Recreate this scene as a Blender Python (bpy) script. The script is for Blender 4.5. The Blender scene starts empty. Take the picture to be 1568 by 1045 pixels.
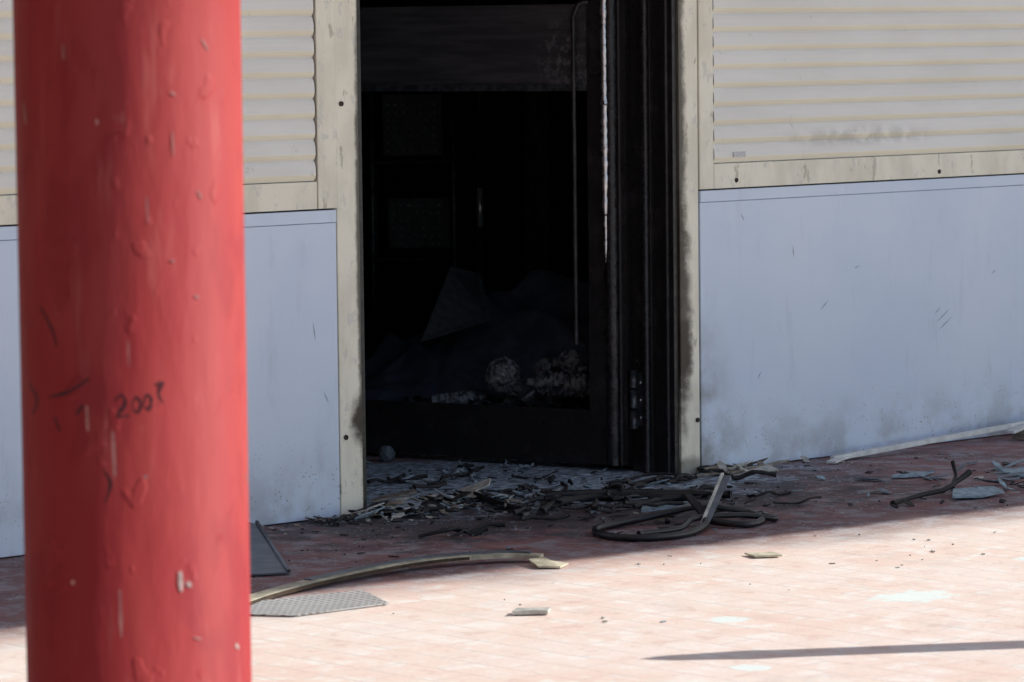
import bpy, math, random
from mathutils import Vector, Matrix, noise as mnoise
random.seed(7)
scene=bpy.context.scene
R=math.radians
# ------------------------------------------------------------------ helpers
def link(o,parent=None):
    bpy.context.collection.objects.link(o)
    if parent: o.parent=parent
    return o
def empty(name,loc=(0,0,0)):
    e=bpy.data.objects.new(name,None); e.location=loc; e.empty_display_size=.2
    return link(e)
class B:
    """mesh builder collecting parts with material slots"""
    def __init__(s): s.v=[];s.f=[];s.m=[];s.mats=[];s.smooth=[]
    def mi(s,mat):
        if mat not in s.mats: s.mats.append(mat)
        return s.mats.index(mat)
    def add(s,vs,fs,mat,smooth=False):
        n=len(s.v); s.v+= [tuple(p) for p in vs]; k=s.mi(mat)
        for f in fs: s.f.append([i+n for i in f]); s.m.append(k); s.smooth.append(smooth)
    def box(s,x0,x1,y0,y1,z0,z1,mat):
        vs=[(x,y,z) for z in (z0,z1) for y in (y0,y1) for x in (x0,x1)]
        s.add(vs,[(0,2,3,1),(4,5,7,6),(0,1,5,4),(2,6,7,3),(0,4,6,2),(1,3,7,5)],mat)
    def tube(s,pts,r,mat,seg=10,jit=0,cap=True):
        pts=[Vector(p) for p in pts]; rings=[]
        for i,p in enumerate(pts):
            a=pts[max(0,i-1)];b=pts[min(len(pts)-1,i+1)]
            d=(b-a).normalized()
            up=Vector((0,0,1)) if abs(d.z)<.9 else Vector((1,0,0))
            x=d.cross(up).normalized(); y=x.cross(d).normalized()
            rr=(r[i] if isinstance(r,(list,tuple)) else r)*(1+random.uniform(-jit,jit))
            rings.append([p+x*math.cos(2*math.pi*k/seg)*rr+y*math.sin(2*math.pi*k/seg)*rr for k in range(seg)])
        vs=[q for ring in rings for q in ring]; fs=[]
        for i in range(len(pts)-1):
            for k in range(seg):
                k2=(k+1)%seg
                fs.append((i*seg+k,i*seg+k2,(i+1)*seg+k2,(i+1)*seg+k))
        if cap:
            fs.append(tuple(range(seg))); fs.append(tuple((len(pts)-1)*seg+k for k in reversed(range(seg))))
        s.add(vs,fs,mat,True)
    def slab(s,poly,th,mat):
        """thin solid from a 3D polygon, thickness along its normal"""
        P=[Vector(p) for p in poly]; n=len(P)
        nn=(P[1]-P[0]).cross(P[2]-P[0]).normalized()*th
        s.add(P+[p+nn for p in P],[tuple(reversed(range(n))),tuple(range(n,2*n))]+[(i,(i+1)%n,n+(i+1)%n,n+i) for i in range(n)],mat)
    def ribbon(s,pts,w,th,mat,jit=0):
        """flat strip swept along a path (width horizontal)"""
        P=[Vector(p) for p in pts]; vs=[];fs=[]
        for i,p in enumerate(P):
            d=(P[min(i+1,len(P)-1)]-P[max(i-1,0)]); d=Vector((d.x,d.y,0)).normalized()
            sx=Vector((-d.y,d.x,0)); ww=(w[i] if isinstance(w,(list,tuple)) else w)*.5*(1+random.uniform(-jit,jit))
            vs+=[p+sx*ww,p-sx*ww,p-sx*ww+Vector((0,0,th)),p+sx*ww+Vector((0,0,th))]
        for i in range(len(P)-1):
            for k in range(4): fs.append((4*i+k,4*i+(k+1)%4,4*i+4+(k+1)%4,4*i+4+k))
        fs+= [(3,2,1,0),tuple(4*(len(P)-1)+k for k in range(4))]
        s.add(vs,fs,mat)
    def obj(s,name,parent=None,bevel=0,mw=None):
        me=bpy.data.meshes.new(name); me.from_pydata(s.v,[],s.f)
        for m in s.mats: me.materials.append(m)
        for p,k,sm in zip(me.polygons,s.m,s.smooth): p.material_index=k; p.use_smooth=sm
        me.update()
        o=bpy.data.objects.new(name,me); link(o,parent)
        if mw is not None: o.matrix_world=mw
        if bevel:
            b=o.modifiers.new('bevel','BEVEL'); b.width=bevel; b.segments=2; b.limit_method='ANGLE'; b.angle_limit=R(40)
        return o
def smooth_path(pts,n=8):
    pts=[Vector(p) for p in pts]; out=[]
    P=[pts[0]]+pts+[pts[-1]]
    for i in range(1,len(P)-2):
        for k in range(n):
            t=k/n;a,b,c,d=P[i-1],P[i],P[i+1],P[i+2]
            out.append(.5*((2*b)+(c-a)*t+(2*a-5*b+4*c-d)*t*t+(3*b-a-3*c+d)*t**3))
    out.append(pts[-1]); return out
class M:
    def __init__(s,name,rough=.6,metal=0,spec=.5):
        s.mat=bpy.data.materials.new(name); s.mat.use_nodes=True; s.nt=s.mat.node_tree
        s.b=s.nt.nodes['Principled BSDF']; s.b.inputs['Roughness'].default_value=rough
        s.b.inputs['Metallic'].default_value=metal; s.b.inputs['Specular IOR Level'].default_value=spec
        s.pos=s.nt.nodes.new('ShaderNodeNewGeometry').outputs['Position']
    def n(s,t): return s.nt.nodes.new(t)
    def L(s,a,b): s.nt.links.new(a,b)
    def put(s,inp,v):
        if isinstance(v,bpy.types.NodeSocket): s.L(v,inp)
        elif isinstance(v,(tuple,list)): inp.default_value=(list(v)+[1])[:len(inp.default_value)]
        else: inp.default_value=v
    def mapv(s,scale=(1,1,1),loc=(0,0,0),rot=(0,0,0),vec=None):
        m=s.n('ShaderNodeMapping'); m.inputs['Scale'].default_value=scale; m.inputs['Location'].default_value=loc; m.inputs['Rotation'].default_value=rot
        s.L(vec or s.pos,m.inputs['Vector']); return m.outputs[0]
    def noise(s,scale,detail=3,rough=.6,vec=None,dist=0):
        x=s.n('ShaderNodeTexNoise'); x.inputs['Scale'].default_value=scale; x.inputs['Detail'].default_value=detail
        x.inputs['Roughness'].default_value=rough; x.inputs['Distortion'].default_value=dist
        s.L(vec or s.pos,x.inputs['Vector']); return x.outputs['Fac']
    def vor(s,scale,vec=None,feat='F1',out='Distance'):
        x=s.n('ShaderNodeTexVoronoi'); x.feature=feat; x.inputs['Scale'].default_value=scale
        s.L(vec or s.pos,x.inputs['Vector']); return x.outputs[out]
    def rng(s,v,a,b,c=0,d=1):
        x=s.n('ShaderNodeMapRange'); x.interpolation_type='SMOOTHSTEP'
        s.put(x.inputs['Value'],v)
        for k,q in zip(('From Min','From Max','To Min','To Max'),(a,b,c,d)): x.inputs[k].default_value=q
        return x.outputs[0]
    def mix(s,f,a,b,mode='MIX'):
        x=s.n('ShaderNodeMix'); x.data_type='RGBA'; x.blend_type=mode
        s.put(x.inputs[0],f); s.put(x.inputs[6],a); s.put(x.inputs[7],b); return x.outputs[2]
    def math(s,op,a,b=0,c=0):
        x=s.n('ShaderNodeMath'); x.operation=op; s.put(x.inputs[0],a); s.put(x.inputs[1],b); s.put(x.inputs[2],c); return x.outputs[0]
    def xyz(s,i,vec=None):
        x=s.n('ShaderNodeSeparateXYZ'); s.L(vec or s.pos,x.inputs[0]); return x.outputs[i]
    def dist(s,p,scale=(1,1,1)):
        a=s.n('ShaderNodeVectorMath'); a.operation='SUBTRACT'; s.L(s.pos,a.inputs[0]); a.inputs[1].default_value=p
        b=s.n('ShaderNodeVectorMath'); b.operation='DIVIDE'; s.L(a.outputs[0],b.inputs[0]); b.inputs[1].default_value=scale
        c=s.n('ShaderNodeVectorMath'); c.operation='LENGTH'; s.L(b.outputs[0],c.inputs[0]); return c.outputs['Value']
    def bump(s,h,strength=.3,dist=.01):
        x=s.n('ShaderNodeBump'); x.inputs['Strength'].default_value=strength; x.inputs['Distance'].default_value=dist
        s.put(x.inputs['Height'],h); s.L(x.outputs[0],s.b.inputs['Normal'])
    def col(s,c): s.put(s.b.inputs['Base Color'],c); return s.mat
    def rough(s,v): s.put(s.b.inputs['Roughness'],v)
def simple(name,c,rough=.7,var=.35,scale=30,metal=0,bump=.3,spec=.5):
    m=M(name,rough,metal,spec); f=m.noise(scale,4)
    c2=tuple(min(1,x*(1-var)) for x in c)
    m.bump(f,bump,.004)
    return m.col(m.mix(m.rng(f,.35,.65),c,c2))

# ------------------------------------------------------------------ materials
def paint_panel():
    m=M('pale_blue_panel_paint',.45)
    base=m.mix(m.rng(m.noise(1.3,4),.35,.7),(.69,.79,.94),(.62,.735,.91))
    st=m.noise(5,4,.7,m.mapv((3,3,.6)))
    base=m.mix(m.rng(st,.54,.75,0,.32),base,(.46,.53,.66))
    z=m.xyz(2)
    s=m.math('MULTIPLY',m.math('MULTIPLY',m.rng(m.vor(70),.26,.12),m.rng(m.noise(16,2),.46,.6)),m.rng(z,.36,.0))
    base=m.mix(m.math('MULTIPLY',s,.85),base,(.12,.11,.11))
    nn=m.noise(6,4)
    base=m.mix(m.math('MULTIPLY',m.math('MULTIPLY',m.rng(nn,.38,.65),m.rng(z,.28,.0)),.6),base,(.32,.34,.38))
    d=m.dist((1.5,0,.12),(.24,1,.6)); base=m.mix(m.math('MULTIPLY',m.rng(d,1,.1,0,.75),m.rng(nn,.3,.7)),base,(.19,.18,.16))
    m.bump(m.noise(3,2),.25,.01)
    return m.col(base)
def trim_paint():
    m=M('cream_trim_paint',.5)
    base=m.mix(m.rng(m.noise(8,4,.6,m.mapv((1,1,.4))),.4,.65),(.92,.88,.74),(.79,.75,.62))
    ch=m.noise(22,5,.75,m.mapv((1,1,.55)))
    base=m.mix(m.rng(ch,.58,.62,0,.5),base,(.60,.60,.57))
    base=m.mix(m.rng(m.noise(11,4,.7,m.mapv((1.6,1,.5),(3,0,5))),.62,.67,0,.6),base,(.38,.35,.26))
    nn=m.noise(14,4,.7)
    for (p,sc,st) in (((0.0,0,.30),(.065,1,.11),1.0),((1.43,0,.42),(.07,1,.15),1.0),((1.42,0,.55),(.075,1,.55),.92),((1.415,0,1.2),(.05,1,1.0),.9),((1.47,0,.02),(.09,1,.06),.6),((0.0,0,.9),(.024,1,1.0),.9)):
        d=m.math('ADD',m.dist(p,sc),m.math('MULTIPLY',m.math('SUBTRACT',nn,.5),.9))
        base=m.mix(m.rng(d,1.0,.4,0,st),base,(.035,.024,.015))
    m.bump(ch,.3,.004)
    return m.col(base)
def shutter_paint():
    m=M('cream_shutter_paint',.5)
    z=m.xyz(2)
    fr=m.math('FRACT',m.math('DIVIDE',m.math('SUBTRACT',z,1.054),.0635))
    rib=m.math('MULTIPLY',m.rng(fr,.02,.08),m.rng(fr,.36,.26))
    tint=m.rng(m.noise(2.2,4,.6,m.mapv((.6,1,2.5))),.35,.7)
    face=m.mix(tint,(.87,.86,.83),(.80,.79,.75))
    bounce_tint=m.mix(tint,(.95,.90,.72),(.89,.83,.66))  # warm ground bounce on the down-facing bevels, painted as yellow bands
    base=m.mix(rib,face,bounce_tint)
    base=m.mix(m.rng(fr,.955,1.0,0,.35),base,(.45,.42,.36))
    base=m.mix(m.rng(m.noise(30,4,.7,m.mapv((.5,1,.3))),.64,.74,0,.35),base,(.45,.42,.36))
    d=m.dist((2.35,0,1.13),(.55,1,.05)); base=m.mix(m.math('MULTIPLY',m.rng(d,1,.2,0,.35),m.rng(m.noise(20,3),.35,.6)),base,(.33,.31,.28))
    return m.col(base)
def charred(name='charred_black_paint',c=(.014,.0125,.0135),rough=.38,bs=.5,sc=60):
    m=M(name,rough,0,.5)
    f=m.noise(sc,4,.7)
    base=m.mix(m.rng(m.noise(9,4,.7),.50,.72,0,.7),c,(.045,.040,.042))
    m.bump(f,bs,.006); m.rough(m.rng(f,.3,.7,rough-.12,rough+.25))
    return m.col(base)
def rail_mat():
    m=M('scorched_rail_paint',.4)
    base=m.mix(m.rng(m.noise(5,4,.6,m.mapv((.7,.7,8))),.35,.7),(.040,.037,.041),(.075,.070,.074))
    d=m.dist((1.33,.43,1.42),(.06,.2,.16))
    f=m.math('MULTIPLY',m.rng(d,1.2,.2,0,.7),m.rng(m.noise(28,4,.75),.5,.6))
    base=m.mix(f,base,(.22,.215,.225))
    m.bump(m.noise(40,4,.7),.3,.004)
    return m.col(base)
def highlight_mat():
    m=M('highlight_bead_metal',.35,.9)
    f=m.noise(45,4,.75)
    base=m.mix(m.rng(f,.56,.64),(.85,.85,.88),(.03,.03,.03))
    m.bump(f,.5,.004)
    return m.col(base)
def ground_mat():
    m=M('brick_paving',.75)
    br=m.n('ShaderNodeTexBrick'); br.offset=.5
    m.L(m.mapv(rot=(0,0,R(90)),loc=(.03,.02,0)),br.inputs['Vector'])
    br.inputs['Scale'].default_value=1; br.inputs['Brick Width'].default_value=.24; br.inputs['Row Height'].default_value=.12
    br.inputs['Mortar Size'].default_value=.0035; br.inputs['Mortar Smooth'].default_value=.6
    br.inputs['Color1'].default_value=(0,0,0,1); br.inputs['Color2'].default_value=(1,1,1,1); br.inputs['Mortar'].default_value=(.5,.5,.5,1)
    var=br.outputs['Color']; mort=br.outputs['Fac']
    y=m.xyz(1)
    n1=m.noise(1.7,5,.65); n2=m.noise(9,5,.7); n3=m.noise(50,3,.7)
    wear=m.math('MULTIPLY',mort,m.rng(n2,.40,.66,.04,.55))
    sunlit_brick=m.mix(var,(.83,.63,.53),(.85,.67,.575))
    sunlit_brick=m.mix(m.rng(n1,.33,.64,0,.8),sunlit_brick,(.87,.76,.68))
    sunlit_brick=m.mix(m.rng(n2,.50,.64,0,.75),sunlit_brick,(.89,.86,.80))
    sunlit_brick=m.mix(m.rng(n2,.44,.34,0,.55),sunlit_brick,(.70,.48,.40))
    sunlit_brick=m.mix(m.rng(m.noise(3.5,5,.75,m.mapv(loc=(4,9,0))),.56,.68,0,.35),sunlit_brick,(.60,.52,.47))
    sunlit_brick=m.mix(wear,sunlit_brick,(.48,.31,.26))
    shade_brick=m.mix(var,(.24,.105,.10),(.28,.13,.125))
    shade_brick=m.mix(m.rng(n1,.35,.62,0,.7),shade_brick,(.12,.070,.075))
    shade_brick=m.mix(m.rng(n2,.44,.62,0,.8),shade_brick,(.30,.28,.31))
    shade_brick=m.mix(wear,shade_brick,(.06,.04,.04))
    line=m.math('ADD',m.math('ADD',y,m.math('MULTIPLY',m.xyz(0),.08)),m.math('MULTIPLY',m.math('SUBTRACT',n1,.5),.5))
    base=m.mix(m.rng(line,-1.65,-1.15),sunlit_brick,shade_brick)  # sunlit and shaded tones painted in, split along the canopy shadow edge
    # char and ash spread from the doorway
    d=m.dist((.60,-.28,0),(1.4,.8,1)); dd=m.math('ADD',d,m.math('MULTIPLY',m.math('SUBTRACT',m.noise(6,5,.8),.5),2.4))
    base=m.mix(m.rng(dd,1.05,.55,0,.88),base,(.040,.036,.045))
    d=m.dist((.95,.35,0),(1.25,.9,1)); dd=m.math('ADD',d,m.math('MULTIPLY',m.math('SUBTRACT',m.noise(5,5,.75),.5),1.8))
    ash=m.mix(m.rng(m.noise(36,4,.8,m.mapv((.5,1.2,1))),.40,.58),(.06,.068,.085),(.52,.64,.78))
    base=m.mix(m.rng(dd,1.0,.6,0,.92),base,ash)
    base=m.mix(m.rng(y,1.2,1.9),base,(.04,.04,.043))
    g=m.math('MULTIPLY',m.rng(m.vor(42),.20,.10),m.rng(n1,.42,.58))
    base=m.mix(m.math('MULTIPLY',g,.8),base,(.70,.72,.74))
    dk=m.math('MULTIPLY',m.math('MULTIPLY',m.rng(m.vor(31,m.mapv(loc=(3,7,0))),.12,.06),m.rng(n1,.55,.42)),m.rng(line,-2,-1,.3,.9))
    base=m.mix(dk,base,(.08,.06,.06))
    for p,sc in (((-.17,-2.43,0),(.13,.10,1)),((-.80,-2.35,0),(.06,.06,1)),((-1.3,-2.9,0),(.05,.05,1)),((.6,-2.2,0),(.05,.06,1))):
        q=m.math('ADD',m.dist(p,sc),m.math('MULTIPLY',m.math('SUBTRACT',n2,.5),3.2)); base=m.mix(m.rng(q,1,.7,0,.85),base,(.80,.90,.86))
    h=m.math('SUBTRACT',m.math('ADD',m.math('MULTIPLY',n3,.35),m.math('MULTIPLY',var,.06)),m.math('MULTIPLY',mort,.35))
    m.bump(h,.6,.006)
    return m.col(base)
def red_paint():
    m=M('red_column_paint',.6,0,.15)
    base=m.mix(m.rng(m.noise(4,3,.6,m.mapv((1,1,.3))),.35,.7),(.38,.040,.042),(.43,.062,.056))
    ch=m.noise(13,5,.7,m.mapv((1,1,.35),(2,1,4)))
    base=m.mix(m.rng(ch,.66,.72,0,.4),base,(.50,.18,.16))
    base=m.mix(m.rng(m.noise(6,3,.7,m.mapv((1,1,.5),(7,1,4))),.54,.66,0,.3),base,(.23,.016,.028))
    base=m.mix(m.rng(m.noise(30,3,.7,m.mapv((1,1,.12),(1,5,4))),.58,.72,0,.4),base,(.50,.13,.11))
    p=m.rng(m.noise(22,2,.5,m.mapv((1,1,.6))),.62,.70)
    m.bump(m.math('ADD',m.noise(14,3,.5,m.mapv((1,1,.3))),m.math('MULTIPLY',p,.3)),.45,.01)
    return m.col(base)
def brick_wall_mat():
    m=M('dark_brown_brick',.85)
    br=m.n('ShaderNodeTexBrick'); m.L(m.mapv(rot=(R(90),0,R(90))),br.inputs['Vector'])
    br.inputs['Scale'].default_value=1; br.inputs['Brick Width'].default_value=.22; br.inputs['Row Height'].default_value=.075; br.inputs['Mortar Size'].default_value=.006
    br.inputs['Color1'].default_value=(.10,.05,.035,1); br.inputs['Color2'].default_value=(.15,.07,.05,1); br.inputs['Mortar'].default_value=(.16,.15,.14,1)
    return m.col(br.outputs['Color'])
def perforated(name,c,hole,scale):
    m=M(name,.5,.2)
    v=m.n('ShaderNodeTexVoronoi'); v.voronoi_dimensions='2D'; v.inputs['Scale'].default_value=scale; v.inputs['Randomness'].default_value=0
    m.L(m.pos,v.inputs['Vector'])
    m2=m.rng(m.noise(7,3),.3,.7,.0,.35)
    return m.col(m.mix(m.rng(v.outputs['Distance'],.34,.26),m.mix(m2,c,tuple(x*.5 for x in c)),hole))
panelM=paint_panel(); trimM=trim_paint(); shutM=shutter_paint(); charM=charred(); railM=rail_mat(); highlightM=highlight_mat()
glossM=charred('blistered_black_paint',(.02,.02,.023),.2,.6,45)
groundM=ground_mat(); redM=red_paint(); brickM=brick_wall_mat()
sootM=simple('sooty_plaster',(.05,.05,.055),.9)
asphM=simple('asphalt',(.055,.055,.058),.9,.3,20)
canopyM=simple('white_soffit_paint',(.66,.71,.80),.6,.08,3)
roofM=simple('grey_roof_sheet',(.3,.3,.31),.6)
jointM=simple('dark_joint',(.03,.03,.03),.9)
boltM=simple('rusty_bolt',(.12,.09,.08),.5,.4,80,.4)
steelM=simple('scorched_steel',(.14,.15,.17),.4,.5,40,.7)
shinyM=simple('bare_steel',(.8,.82,.86),.25,.3,40,.7)
ashM=simple('ash_grey',(.25,.29,.33),.9,.5,60)
paleM=simple('pale_paint_flakes',(.62,.62,.56),.7,.4,40)
blueM=simple('blue_grey_flakes',(.34,.45,.53),.7,.4,40)
coalM=simple('charcoal',(.016,.014,.016),.7,.5,60)
woodM=simple('weathered_lath',(.33,.28,.23),.8,.45,25)
lathM=simple('dull_metal_strip',(.80,.81,.80),.45,.2,25)
yelM=simple('yellowed_trim_strip',(.68,.62,.46),.55,.5,18)
brnM=simple('burnt_brown_edge',(.07,.042,.022),.8,.5,30)
rubM=simple('black_rubber',(.014,.014,.017),.4,.4,50)
greyM=simple('grey_sheet_metal',(.16,.18,.21),.5,.3,20,.3)
clothM=simple('dark_blue_tarpaulin',(.17,.205,.285),.4,.45,9)
bottleM=simple('sooty_plastic',(.36,.39,.43),.2,.85,45)

# ------------------------------------------------------------------ ground
g=B(); g.add([(-300,-300,-.004),(300,-300,-.004),(300,300,-.004),(-300,300,-.004)],[(0,1,2,3)],asphM); g.obj('added_asphalt_ground')  # unseen outer ground, added dark to cut bounce light on the column
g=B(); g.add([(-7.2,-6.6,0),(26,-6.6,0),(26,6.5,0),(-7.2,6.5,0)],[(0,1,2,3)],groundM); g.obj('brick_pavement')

# ------------------------------------------------------------------ building
bld=empty('shuttered_kiosk_building')
XL,XR,OW,H=-9.0,20.0,1.423,3.9
b=B()
b.box(XL,-.004,.02,.22,.0,H,sootM); b.box(OW+.004,XR,.02,.22,0,H,sootM); b.box(-.004,OW+.004,.02,.22,2.2,H,sootM)
b.box(XL,XL+.2,.22,6,0,H,sootM); b.box(XR-.2,XR,.22,6,0,H,sootM); b.box(XL,XR,6,6.2,0,H,sootM)
b.box(XL,XR,.22,6,2.75,2.85,sootM)
b.box(-2.2,-2.1,.22,6,0,2.75,sootM); b.box(5,5.1,.22,6,0,2.75,sootM)
b.obj('wall_structure',bld)
b=B()
for x0,x1 in ((XL,-.100),(1.522,4.6),(4.606,7.7),(7.706,XR)):
    b.box(x0,x1,-.010,.02,.004,.922,panelM); b.box(x0,x1,-.013,.02,.9235,.962,panelM)
b.obj('lower_wall_panels',bld,.0015)
b=B(); b.box(XL,-.097,.004,.018,0,.965,jointM); b.box(1.517,XR,.004,.018,0,.965,jointM); b.obj('panel_joints',bld)
b=B()
b.box(-.094,-.002,-.009,.02,.0,2.3,trimM); b.box(1.424,1.515,-.009,.02,.0,2.3,trimM)
b.box(-.172,-.096,-.013,.02,.967,2.3,trimM); b.box(1.519,1.588,-.013,.02,.967,2.3,trimM)
b.box(XL,-.175,-.011,.02,.967,1.052,trimM); b.box(1.592,XR,-.011,.02,.967,1.052,trimM)
b.box(XL,XR,-.015,.02,2.303,2.42,trimM); b.box(-.002,1.424,-.009,.02,2.12,2.3,trimM)
b.obj('cream_trim',bld,.0025)
b=B(); b.box(XL,XR,-.01,.02,2.423,H,panelM); b.obj('upper_fascia_panel',bld)
# unseen brick wing added to keep left sky light off the column
b=B(); b.box(-5.75,-5.45,-5.3,-.02,0,H-.01,brickM); b.box(-5.78,-5.42,-5.36,-5.305,0,H-.01,canopyM); b.obj('added_sky_blocker_wing',bld,.004)
def shutter(x0,x1,name):
    p=.0635; prof=[]; z=1.054
    while z<2.30:
        prof+= [(-.0005,z),(-.0065,z+.008),(-.0100,z+.018),(-.0090,z+.044),(-.0050,z+.057),(-.0015,z+.0612)]; z+=p
    vs=[];fs=[]
    for (y,zz) in prof: vs+=[(x0,y,zz),(x1,y,zz)]
    for i in range(len(prof)-1): fs.append((2*i,2*i+1,2*i+3,2*i+2))
    b=B(); b.add(vs,fs,shutM); b.obj(name,bld)
shutter(XL,-.178,'roller_shutter_left'); shutter(1.594,XR,'roller_shutter_right')
b=B()
def bolt(x,z,y=-.011,r=.008):
    b.tube([(x,y+.004,z),(x,y-.003,z),(x,y-.005,z)],[r,r,r*.6],boltM,14)
for x,z in ((-.072,1.29),(-.072,.249),(1.502,.183),(1.70,.993),(2.76,.988),(-1.0,.99),(3.9,.99)): bolt(x,z)
b.obj('bolts',bld)
b=B(); labM=simple('printed_label',(.80,.80,.83),.5,.5,300); b.box(1.685,1.745,-.0135,-.0115,1.072,1.090,labM); b.obj('small_label',bld)
scM=simple('dark_scuff',(.36,.41,.53),.8)
b=B()
def scuff(x,z,dx,dz,w=.002):
    n=Vector((-dz,dx)).normalized()*w; y=-.0108
    b.add([(x,y,z),(x+dx/2+n.x,y,z+dz/2+n.y),(x+dx,y,z+dz),(x+dx/2-n.x,y,z+dz/2-n.y)],[(0,3,2,1)],scM)
for a in ((2.74,.44,.08,.05),(2.75,.41,.09,.055),(2.12,.52,.05,.04),(1.98,.76,.01,-.05),(2.73,.47,.04,.03),(1.72,.88,.02,-.03),(3.05,.6,.03,.02),(-.2,.62,.01,-.06),(-.16,.40,.02,-.04),(2.3,.66,.03,.01),(1.8,.3,.02,.03)): scuff(*a)
b.obj('paint_scuffs',bld)
def edge(x): return -4.25-.082*x
b=B()
vs=[(XL,.0,H),(XR,.0,H),(XR,edge(XR),H),(XL,edge(XL),H)]; vs+=[(x,y,z+.3) for x,y,z in vs]
b.add(vs,[(0,1,2,3),(7,6,5,4),(3,2,6,7),(0,4,5,1),(1,5,6,2),(0,3,7,4)],canopyM)
b.box(XL,XR,0.002,6.2,H+.002,H+.3,roofM)
b.obj('canopy_and_roof',bld)
b=B()
b.box(1.402,OW,.0,.055,0,2.15,charM); b.box(1.412,OW,.057,.10,0,2.15,charM)
b.box(1.396,OW,.102,.150,0,2.15,charM); b.box(1.410,OW,.152,.21,0,2.15,charM)
b.tube([(1.396,.125,0),(1.396,.125,2.15)],.012,glossM,12)
b.tube([(1.402,.03,0),(1.402,.03,2.15)],.008,charM,12)
b.box(-.003,.02,.0,.22,0,2.15,charM); b.box(.02,1.39,.03,.2,2.12,2.19,charM)
b.obj('charred_door_frame',bld,.002)
ax=Vector((-.273,.962,0)); ay=Vector((-.962,-.273,0))
mw=Matrix(((ax.x,ay.x,0,1.397),(ax.y,ay.y,0,.2),(0,0,1,0),(0,0,0,1)))
b=B()
b.box(.006,.155,-.02,.02,.02,2.12,charM)
b.box(.157,1.22,-.018,.016,.02,.195,charM); b.box(.157,1.22,-.018,.016,1.31,1.60,railM); b.box(.157,1.22,-.018,.016,1.98,2.12,charM)
b.box(1.222,1.34,-.02,.02,.02,2.12,charM)
b.box(.157,1.22,.016,.026,1.303,1.325,steelM); b.box(.157,1.22,.016,.024,.195,.207,charM)
pts=[(.062+random.uniform(-.0015,.0015),.018,z*.03+.02) for z in range(0,70)]
b.tube(pts,[.024*random.uniform(.92,1.08) for _ in pts],glossM,14)
# bright metal bead added to stand in for the highlight on the stile
n=90; pts=[(.076+random.uniform(-.0012,.0012),.037,z*.016+.72) for z in range(0,n)]
b.tube(pts,[.0135*random.uniform(.72,1.1)*min(1,.3+z/28) for z in range(n)],highlightM,12)
b.tube([(.03,.02,.02),(.03,.02,2.1)],.007,charM,8)
b.tube(smooth_path([(.19,.05,.435),(.19,.05,1.0),(.19,.05,1.5),(.187,.05,1.56),(.17,.04,1.60),(.15,.02,1.605)],6),.0085,charM,12)
b.obj('burnt_door_leaf',bld,.003,mw)
b=B()
for z in (.25,1.9):
    b.tube([(1.388,.182,z-.10),(1.388,.182,z-.035)],.014,steelM,14); b.tube([(1.388,.182,z-.03),(1.388,.182,z+.035)],.014,steelM,14); b.tube([(1.388,.182,z+.04),(1.388,.182,z+.10)],.014,steelM,14)
    b.box(1.398,1.409,.135,.182,z-.09,z+.09,steelM)
    for k in (-.06,0,.06): b.tube([(1.398,.15,z+k),(1.393,.15,z+k)],.006,shinyM,8)
b.obj('door_hinges',bld)

# ------------------------------------------------------------------ columns
def column(x,y):
    b=B(); n=96; r=.2
    b.tube([(x,y,0),(x,y,H)],r,redM,n)
    b.tube([(x,y,0),(x,y,.03),(x,y,.04)],[r+.06,r+.06,r+.05],redM,n)
    return b
cx,cy=-3.69,-3.67
b=column(cx,cy)
fa=math.atan2(cy+9.10,cx+7.834)
fw=Vector((math.cos(fa),math.sin(fa),0)); rt=Vector((math.sin(fa),-math.cos(fa),0))
whM=simple('bare_primer_chip',(.52,.23,.21),.7); inkM=simple('marker_ink',(.05,.010,.02),.6)
wh2M=simple('bare_primer_chip_pale',(.60,.44,.40),.7)
def onc(a,z,rr=.2012): return Vector((cx,cy,0))-fw*rr*math.cos(a)+rt*rr*math.sin(a)+Vector((0,0,z))
def mark(pts,w,mat):
    P=smooth_path([(a,z,0) for a,z in pts],5); vs=[];fs=[]
    for i,p in enumerate(P):
        q=P[min(i+1,len(P)-1)]-P[max(i-1,0)]; d=Vector((q.x*.2,q.y)).normalized(); nn=Vector((-d.y/.2,d.x))*w*(.35+.65*math.sin(math.pi*(i+.5)/len(P)))*random.uniform(.7,1.2)
        vs+= [onc(p.x+nn.x,p.y+nn.y),onc(p.x-nn.x,p.y-nn.y)]
    for i in range(len(P)-1): fs.append((2*i,2*i+1,2*i+3,2*i+2))
    b.add(vs,fs,mat)
# paint chips and scribbles: (angle round the column in rad, height in m)
def A(u): return math.asin(max(-.98,min(.98,(u-198)/174)))
def Z(v): return 1.5-(v-58)/890
for pts,w in (([(102,66),(103,90)],.0025),([(165,660),(167,730)],.003),([(127,620),(128,660)],.003),([(171,905),(172,980)],.003),([(212,728),(213,734)],.004),([(150,180),(151,190)],.003),([(298,292),(304,306)],.002),([(308,60),(318,78)],.0025),([(100,892),(102,900)],.004),([(366,744),(368,758)],.003),([(40,155),(44,190)],.004),([(255,398),(262,400)],.002),([(260,140),(268,146)],.002),([(290,455),(298,458)],.002),([(280,985),(292,990)],.002),([(222,300),(223,340)],.0015),([(262,200),(263,240)],.0015),([(190,520),(191,560)],.0015)):
    mark([(A(u),Z(v)) for u,v in pts],w,whM)
for pts,w in (([(262,880),(263,912)],.005),([(272,898),(278,906)],.004),([(345,1008),(350,1016)],.004)):
    mark([(A(u),Z(v)) for u,v in pts],w,wh2M)
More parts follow.
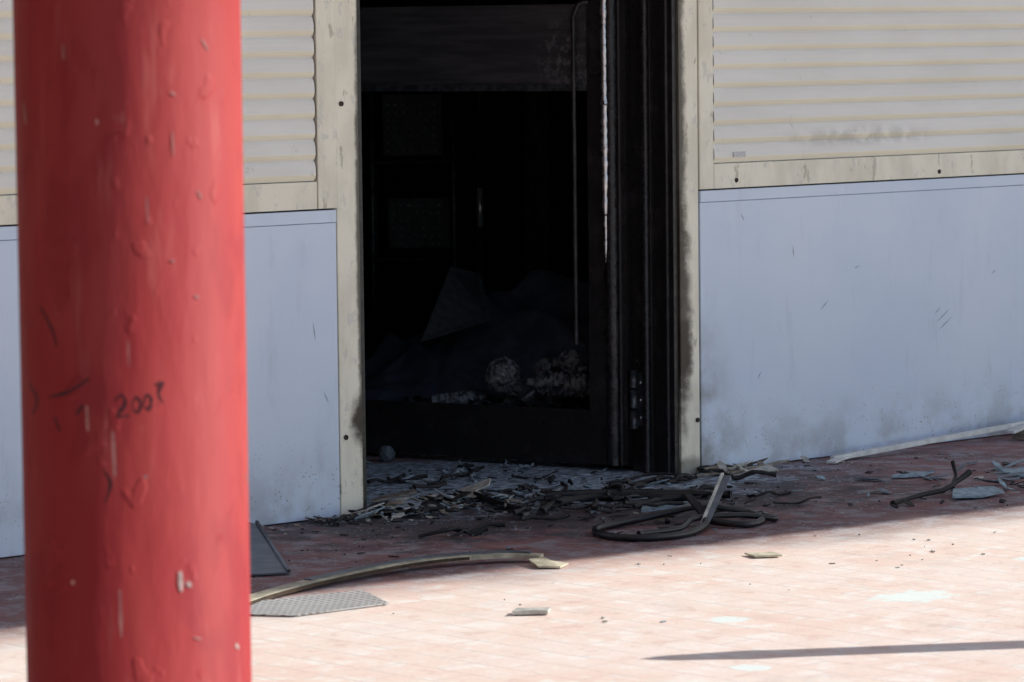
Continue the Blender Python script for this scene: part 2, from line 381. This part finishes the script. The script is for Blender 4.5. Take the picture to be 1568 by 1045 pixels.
for pts in ([(70,610),(100,600),(132,578)],[(40,592),(52,615),(44,640)],[(78,640),(86,662)],[(168,612),(180,604),(184,618),(172,636),(190,636)],[(194,620),(200,608),(208,618),(202,632),(194,622)],[(212,618),(216,604),(223,612),(219,628),(212,620)],[(228,590),(240,586),(234,604),(240,618)],[(60,470),(75,500),(84,530)],[(150,720),(160,740),(152,770)],[(110,635),(122,620)]):
    mark([(A(u),Z(v)) for u,v in pts],.0028,inkM)
b.obj('red_column')
b=column(12.0,-5.05); b.obj('red_column.001')

# ------------------------------------------------------------------ bollard
b=B(); bx,by=-.065,-3.50
blM=simple('dark_green_paint',(.03,.06,.05),.4)
b.tube([(bx,by,z) for z in (0,.03,.04,.8,.82,.84,.9,.96,1.0)],[.10,.10,.062,.058,.066,.066,.05,.04,.012],blM,32)
b.obj('bollard')

# ------------------------------------------------------------------ debris on the paving
def shard(b,x,y,z,size,mat,asp=1.6,tilt=.25,th=.004):
    n=random.randint(4,6); a0=random.uniform(0,6.28); yaw=random.uniform(0,6.28)
    rot=Matrix.Rotation(yaw,3,'Z')@Matrix.Rotation(random.uniform(-tilt,tilt),3,'X')@Matrix.Rotation(random.uniform(-tilt,tilt),3,'Y')
    P=[]
    for k in range(n):
        a=a0+2*math.pi*k/n; r=size*.5*random.uniform(.6,1.1)
        P.append(Vector((math.cos(a)*r*asp,math.sin(a)*r/max(1,asp*.6),random.uniform(-.04,.04)*size)))
    P=[rot@p for p in P]; zm=min(p.z for p in P)
    b.slab([p+Vector((x,y,z-zm+.001)) for p in P],th,mat)
def cluster(b,cxy,sp,n,smin,smax,mats,h=0,asp=(1,3),rotv=0,th=.003):
    for _ in range(n):
        gx=random.gauss(0,1); gy=random.gauss(0,1)
        x=cxy[0]+gx*sp[0]*math.cos(rotv)-gy*sp[1]*math.sin(rotv); y=cxy[1]+gx*sp[0]*math.sin(rotv)+gy*sp[1]*math.cos(rotv)
        if y>-.03 and (x<.03 or x>1.37): y=-.03-abs(random.gauss(0,.03))
        z=random.uniform(0,h)*math.exp(-(gx*gx+gy*gy)/2)
        shard(b,x,y,z,random.uniform(smin,smax)*random.choice((.4,.6,1)),random.choice(mats),random.uniform(*asp),.35 if h else .08,th)
def twig(b,x,y,L,mat,r=.004):
    a=random.uniform(-.6,.9)+(math.pi if random.random()<.5 else 0); P=[]
    for k in range(5):
        P.append((x+math.cos(a)*L*k/4+random.uniform(-.08,.08)*L,y+math.sin(a)*L*k/4+random.uniform(-.08,.08)*L,r+random.uniform(0,.02)))
    P=[(px,min(py,-.02) if (px<.03 or px>1.37) else py,pz) for px,py,pz in P]
    b.tube(smooth_path(P,3),r,mat,6,.25)
b=B()
cluster(b,(.20,-.08),(.22,.06),150,.02,.07,[paleM,ashM,coalM,coalM,coalM,paleM,blueM,woodM],.045)
cluster(b,(.02,-.14),(.07,.05),60,.02,.06,[paleM,blueM,ashM,coalM,coalM,woodM,paleM],.05)
cluster(b,(.62,-.10),(.25,.12),90,.015,.05,[coalM,coalM,ashM,blueM],.02)
cluster(b,(.85,.35),(.38,.35),200,.006,.035,[ashM,blueM,blueM,coalM,coalM,coalM],.01)
cluster(b,(.75,-.45),(.32,.22),180,.01,.05,[coalM,coalM,coalM,coalM,blueM,ashM],.012)
cluster(b,(1.62,-.09),(.16,.04),26,.03,.10,[paleM,woodM,coalM,paleM],.02)
cluster(b,(.55,-.90),(.14,.10),44,.01,.05,[coalM,coalM,coalM,woodM],.02)
cluster(b,(1.9,-.75),(.28,.16),30,.01,.06,[blueM,blueM,ashM,paleM,coalM],.01)
cluster(b,(1.75,-1.12),(.22,.1),30,.01,.06,[blueM,paleM,coalM,ashM,coalM],.015)
cluster(b,(2.3,-.85),(.2,.2),30,.02,.10,[blueM,blueM,ashM],.015)
cluster(b,(1.2,-.5),(.9,.35),260,.003,.013,[ashM,paleM,blueM,coalM])
cluster(b,(-.3,-.4),(.5,.22),110,.003,.016,[ashM,paleM,coalM,coalM])
cluster(b,(-.3,-.08),(.12,.03),14,.015,.06,[coalM,coalM,woodM],.02)
cluster(b,(.3,-2.1),(1.2,.5),40,.004,.018,[paleM,paleM,blueM,woodM])
cluster(b,(1.4,-1.8),(.6,.3),24,.005,.02,[paleM,coalM,ashM])
for _ in range(50): twig(b,random.gauss(.66,.35),random.gauss(-.30,.24),random.uniform(.06,.28),random.choice([coalM,coalM,coalM,rubM,coalM]),random.uniform(.003,.009))
for _ in range(18): twig(b,random.gauss(.2,.2),random.gauss(-.12,.06),random.uniform(.05,.16),random.choice([coalM,coalM,woodM,paleM]),random.uniform(.003,.006))
for _ in range(22): twig(b,random.gauss(.9,.3),random.gauss(.35,.25),random.uniform(.05,.2),random.choice([coalM,ashM]),random.uniform(.003,.008))
# single recognisable pieces
b.slab([(-1.13,-1.90,.004),(-1.06,-1.96,.004),(-1.02,-1.93,.004),(-1.085,-1.87,.004)],.010,paleM)
b.slab([(.08,-1.62,.004),(.15,-1.66,.004),(.18,-1.60,.004),(.11,-1.55,.004)],.005,yelM)
b.slab([(1.80,-.62,.004),(1.90,-.67,.004),(2.02,-.62,.004),(1.95,-.56,.006),(1.86,-.58,.004)],.004,blueM)
b.slab([(2.1,-.92,.004),(2.22,-.98,.004),(2.36,-.93,.004),(2.42,-.78,.004),(2.28,-.80,.006),(2.2,-.74,.004)],.006,blueM)
b.slab([(1.48,-1.16,.01),(1.58,-1.20,.006),(1.70,-1.19,.01),(1.72,-1.13,.02),(1.58,-1.08,.02)],.006,blueM)
b.slab([(1.52,-.16,.004),(1.62,-.17,.01),(1.70,-.20,.012),(1.74,-.11,.02),(1.60,-.06,.006)],.006,paleM)
b.slab([(.62,-.62,.004),(.74,-.64,.008),(.86,-.72,.006),(.92,-.62,.006),(.70,-.54,.004)],.006,blueM)
b.slab([(.18,.16,.005),(.32,.10,.03),(.36,.16,.03),(.24,.22,.005)],.006,woodM)
b.slab([(.42,-.02,.02),(.50,-.05,.05),(.56,.01,.06),(.46,.05,.03)],.005,paleM)
b.obj('fire_debris')
# strips lying along the foot of the wall
b=B()
b.ribbon(smooth_path([(2.06,-.12,.004),(2.5,-.125,.022),(3.0,-.12,.042),(3.5,-.11,.060),(4.1,-.10,.075)],5),.020,.016,lathM,.0)
b.ribbon([(2.00,-.17,.004),(2.10,-.13,.008),(2.26,-.105,.016)],.03,.008,lathM,.2)
b.ribbon([(3.02,-.17,.006),(3.3,-.15,.035),(3.7,-.14,.04)],.07,.022,woodM,.05)
b.ribbon([(2.98,-.16,.030),(3.2,-.15,.062),(3.7,-.14,.075)],.03,.010,lathM,.1)
b.ribbon([(1.40,-.10,.004),(1.62,-.13,.010),(1.86,-.09,.016)],.02,.006,woodM,.2)
b.obj('broken_metal_and_wood_strips')
# bent trim strip
b=B()
P=smooth_path([(-1.60,-1.31,.004),(-1.38,-1.19,.004),(-1.05,-1.10,.010),(-.70,-1.06,.014),(-.46,-1.13,.014),(-.38,-1.22,.010)],6)
b.ribbon(P,[.050]*len(P),.012,yelM,.03)
b.ribbon([p+Vector((.008,.012,.0125)) for p in P[10:-2]],.024,.004,greyM,.05)
b.ribbon([p+Vector((.012,-.026,.001)) for p in P[:-4]],.008,.009,brnM,.1)
b.slab([(-.49,-1.32,.006),(-.44,-1.36,.003),(-.38,-1.33,.004),(-.41,-1.29,.010),(-.39,-1.24,.014),(-.45,-1.24,.014)],.005,yelM)
b.obj('bent_trim_strip')
b=B(); pfM=perforated('perforated_sheet_metal',(.58,.58,.57),(.24,.22,.20),42)
b.slab([(-1.53,-1.50,.003),(-1.22,-1.52,.003),(-1.14,-1.32,.010),(-1.43,-1.25,.006),(-1.62,-1.36,.003)],.003,pfM); b.obj('perforated_metal_sheet')
b=B(); b.slab([(-.50,-.09,.022),(-.85,-.07,.022),(-1.28,-.76,.004),(-1.04,-.89,.004)],.005,greyM)
b.tube([(-.50,-.09,.030),(-1.04,-.89,.011)],.006,steelM,8); b.obj('grey_metal_plate')
# hoses and cables
b=B()
def J(p,j=.012): return (p[0]+random.uniform(-j,j),p[1]+random.uniform(-j,j),p[2])
b.tube(smooth_path([(.66,-.80,.03),(.50,-.86,.03),(.30,-.84,.014),(.17,-.88,.012),(.10,-.97,.012),(.09,-1.07,.012),(.15,-1.14,.012),(.28,-1.15,.012),(.42,-1.09,.018),(.52,-1.00,.03),(.63,-.96,.04),(.71,-1.01,.02),(.66,-1.10,.012),(.55,-1.13,.012),(.50,-1.02,.02)],7),.011,rubM,10,.08)
b.tube(smooth_path([(.20,-.84,.01),(.34,-.84,.012),(.50,-.90,.04),(.58,-.97,.05),(.66,-1.04,.03)],6),.008,rubM,8,.1)
b.tube(smooth_path([(.13,-1.10,.022),(.30,-1.10,.02),(.45,-1.02,.03),(.60,-1.06,.03),(.72,-1.10,.012),(.75,-1.02,.012)],6),.009,rubM,8,.1)
b.tube(smooth_path([J((.46,.07,.014)),J((.40,-.08,.03)),J((.38,-.22,.014)),J((.30,-.42,.012)),J((.22,-.49,.012))],6),.012,rubM,8,.15)
b.tube(smooth_path([J((.36,-.44,.012)),J((.52,-.34,.014)),J((.71,-.30,.014)),J((.80,-.42,.014)),J((.93,-.52,.012))],6),.014,coalM,8,.25)
b.tube(smooth_path([J((.60,-.14,.012)),J((.80,-.30,.02)),J((.98,-.46,.014)),J((1.05,-.60,.014))],6),.012,rubM,8,.2)
b.tube(smooth_path([(.93,-.62,.012),(.80,-.74,.02),(.69,-.80,.03)],6),.013,coalM,8,.2)
b.tube([(1.24,-1.12,.012),(1.36,-1.08,.013),(1.45,-1.06,.016),(1.55,-1.06,.02),(1.62,-1.04,.03),(1.80,-.96,.05)],.009,coalM,7,.3)
b.tube([(1.62,-1.04,.02),(1.70,-.99,.05),(1.73,-.95,.09)],.008,coalM,7,.3)
b.obj('burnt_hoses_and_cables')
b=B()
b.slab([(.445,-1.035,.004),(.470,-1.055,.004),(.64,-.99,.14),(.62,-.970,.14)],.005,greyM)
b.slab([(.442,-1.045,.006),(.450,-1.051,.006),(.624,-.977,.147),(.616,-.971,.147)],.007,paleM)
b.slab([(.50,-1.02,.01),(.53,-1.03,.01),(.52,-.93,.09),(.50,-.92,.09)],.008,coalM)
b.obj('leaning_metal_strip')

# ------------------------------------------------------------------ inside the burnt room
al=R(47); f2=Vector((math.cos(al),math.sin(al),0)); r2=Vector((math.sin(al),-math.cos(al),0)); O=Vector((-7.834,-9.10,0))
def VW(l,d,z): return O+f2*d+r2*l+Vector((0,0,z))
def lerp(t,tab):
    for (a,va),(b_,vb) in zip(tab,tab[1:]):
        if t<=b_: 
            k=max(0,(t-a)/(b_-a)); k=k*k*(3-2*k); return va+(vb-va)*k
    return tab[-1][1]
b=B(); NX,NY=150,110; vs=[];fs=[]
for j in range(NY+1):
    for i in range(NX+1):
        l=-.62+1.25*i/NX; d=13.95+1.9*j/NY
        ridge=lerp(l,[(-.62,.20),(-.45,.28),(-.30,.35),(-.2,.50),(0,.54),(.3,.60),(.63,.42)])
        prof=lerp(d,[(13.95,.06),(14.3,.30),(14.9,.8),(15.25,1.0),(15.85,.2)])
        q=Vector((l*2.6+(d-14.9)*1.5,(d-14.9)*.7-l*.3,0)); q2=Vector((l*1.1-(d-14.9)*1.6,d*.9,3))
        fold=(1-abs(mnoise.noise(q*1.0))*2.2)*.09+(1-abs(mnoise.noise(q2*1.1))*2.2)*.05+(1-abs(mnoise.noise(q*2.6))*2)*.012
        z=.02+ridge*prof*.92+(fold-.09)*.9*min(1,prof*2)
        vs.append(VW(l,d,max(.01,z)))
for j in range(NY):
    for i in range(NX): k=j*(NX+1)+i; fs.append((k,k+1,k+NX+2,k+NX+1))
b.add(vs,fs,clothM,True); b.obj('crumpled_blue_tarpaulin')
b=B(); b.slab([VW(-.235,14.95,.60),VW(-.12,15.1,.56),VW(-.08,14.8,.40),VW(-.345,14.55,.34)],.008,simple('grey_board',(.15,.16,.185),.7)); b.obj('leaning_grey_board')
b=B(); random.seed(12)
for _ in range(300):
    l=random.uniform(-.42,.32); d=random.uniform(13.75,14.35); hh=.13+.12*math.exp(-((l-.14)/.2)**2)
    p=VW(l,d,0)
    if (p-Vector((1.397,.2,0))).dot(ay)>-.05: continue
    shard(b,p.x,p.y,random.uniform(.02,hh),random.uniform(.02,.07),random.choice([coalM,coalM,bottleM,coalM,greyM]),random.uniform(1,2.5),.9,.004)
b.obj('burnt_rubbish_heap')
def ball(c,r,mat,seed,name):
    b=B(); vs=[];fs=[]; n1,n2=30,40
    for i in range(n1+1):
        for j in range(n2):
            t=math.pi*i/n1;p=2*math.pi*j/n2; dv=Vector((math.sin(t)*math.cos(p),math.sin(t)*math.sin(p),math.cos(t)))
            k=1+.22*(abs(mnoise.noise(dv*2.6+Vector((seed,0,0))))-.2)+.16*abs(mnoise.noise(dv*7+Vector((seed,3,0))))
            vs.append(c+dv*r*k)
    for i in range(n1):
        for j in range(n2): fs.append((i*n2+j,i*n2+(j+1)%n2,(i+1)*n2+(j+1)%n2,(i+1)*n2+j))
    b.add(vs,fs,mat,False); b.obj(name)
ball(VW(-.034,13.9,.265),.060,bottleM,1,'crumpled_foil_ball')
ball(VW(.21,14.0,.30),.042,bottleM,5,'crumpled_foil_ball.001')
ball(Vector((1.03,1.06,.028)),.028,greyM,9,'crumpled_foil_ball.002')
b=B()
def bottle(a,c,r):
    a=Vector(a);c=Vector(c);n=44; P=[a.lerp(c,i/n) for i in range(n+1)]; rr=[]
    for i in range(n+1):
        t=i/n; q=r*(1+.10*math.sin(i*1.6))
        if t>.78: q=r*max(.32,1-(t-.78)/.14)
        if t<.03: q=r*.8
        rr.append(q)
    b.tube(P,rr,bottleM,20)
bottle(VW(.28,13.84,.225),VW(.05,13.80,.25),.045); bottle(VW(.10,14.1,.27),VW(.28,13.95,.28),.038); bottle(VW(-.30,14.0,.16),VW(-.10,14.05,.17),.030)
b.obj('melted_plastic_bottles')
b=B(); pdM=simple('sooty_backing_sheet',(.085,.09,.10),.6); dotM=simple('pale_peg_dots',(.36,.40,.45),.5)
for z0,z1,x0,x1 in ((.97,1.24,-.56,-.30),(.56,.78,-.54,-.27)):
    b.slab([VW(x0,17,z0),VW(x1,17,z0),VW(x1,17,z1),VW(x0,17,z1)],.015,pdM)
    nx=int((x1-x0)/.034); nz=int((z1-z0)/.034)
    for i in range(nx):
        for j in range(nz):
            if random.random()<.12: continue
            c=VW(x0+.02+i*.034,16.982,z0+.02+j*.034); b.box(c.x-.006,c.x+.006,c.y-.006,c.y+.006,c.z-.006,c.z+.006,dotM)
for l,d in ((-.61,17),(-.25,17),(-.61,17.4),(-.25,17.4)): b.tube([VW(l,d,0),VW(l,d,1.5)],.015,steelM,8)
for z in (.5,.93,1.4): b.slab([VW(-.6,17.03,z),VW(-.26,17.03,z),VW(-.26,17.4,z),VW(-.6,17.4,z)],.015,sootM)
b.obj('perforated_storage_rack')
b=B(); b.tube([VW(-.124,15.6,0),VW(-.124,15.6,.72)],.012,steelM,10); b.tube([VW(-.124,15.6,.722),VW(-.124,15.6,.88)],.014,shinyM,12); b.tube([VW(-.124,15.6,.882),VW(-.124,15.6,1.9)],.012,charM,10)  # brighter middle section stands in for a reflection on the post
b.tube([VW(-.124,15.6,0),VW(-.124,15.6,.02)],.12,steelM,20); b.obj('steel_stand')
b=B(); tm=simple('charred_timber',(.10,.098,.105),.7)
for l in (.09,.14,.46):
    p=VW(l,16.5,0); b.box(p.x-.02,p.x+.02,p.y-.02,p.y+.02,0,2.74,tm)
b.obj('charred_timber_posts')

# ------------------------------------------------------------------ camera / light
cam=bpy.data.cameras.new('camera'); co=bpy.data.objects.new('camera',cam); link(co); scene.camera=co
cam.lens=135; cam.sensor_width=36; cam.clip_end=2000
rot=Matrix.Rotation(R(-43),4,'Z')@Matrix.Rotation(R(90-4.57),4,'X')@Matrix.Rotation(R(-.63),4,'Z')
co.matrix_world=Matrix.Translation((-7.834,-9.10,1.5))@rot
cam.dof.use_dof=True; cam.dof.focus_distance=12.3; cam.dof.aperture_fstop=7
el=32.5; sd=Vector((.833*math.cos(R(el)),-.553*math.cos(R(el)),math.sin(R(el))))
sl=bpy.data.lights.new('sun','SUN'); sl.energy=5; sl.angle=R(.5); sl.color=(1,.97,.92)
so=bpy.data.objects.new('sun',sl); link(so); so.rotation_euler=sd.to_track_quat('Z','Y').to_euler(); so.location=(5,-8,10)
w=bpy.data.worlds.new('World'); scene.world=w; w.use_nodes=True
sk=w.node_tree.nodes.new('ShaderNodeTexSky'); sk.sky_type='NISHITA'; sk.sun_disc=False; sk.sun_elevation=R(el); sk.sun_rotation=math.atan2(.833,-.553)
sk.ozone_density=1.3; sk.dust_density=.5
bg=w.node_tree.nodes['Background']; w.node_tree.links.new(sk.outputs[0],bg.inputs[0]); bg.inputs[1].default_value=.15
scene.view_settings.view_transform='Standard'; scene.view_settings.look='None'; scene.view_settings.exposure=0
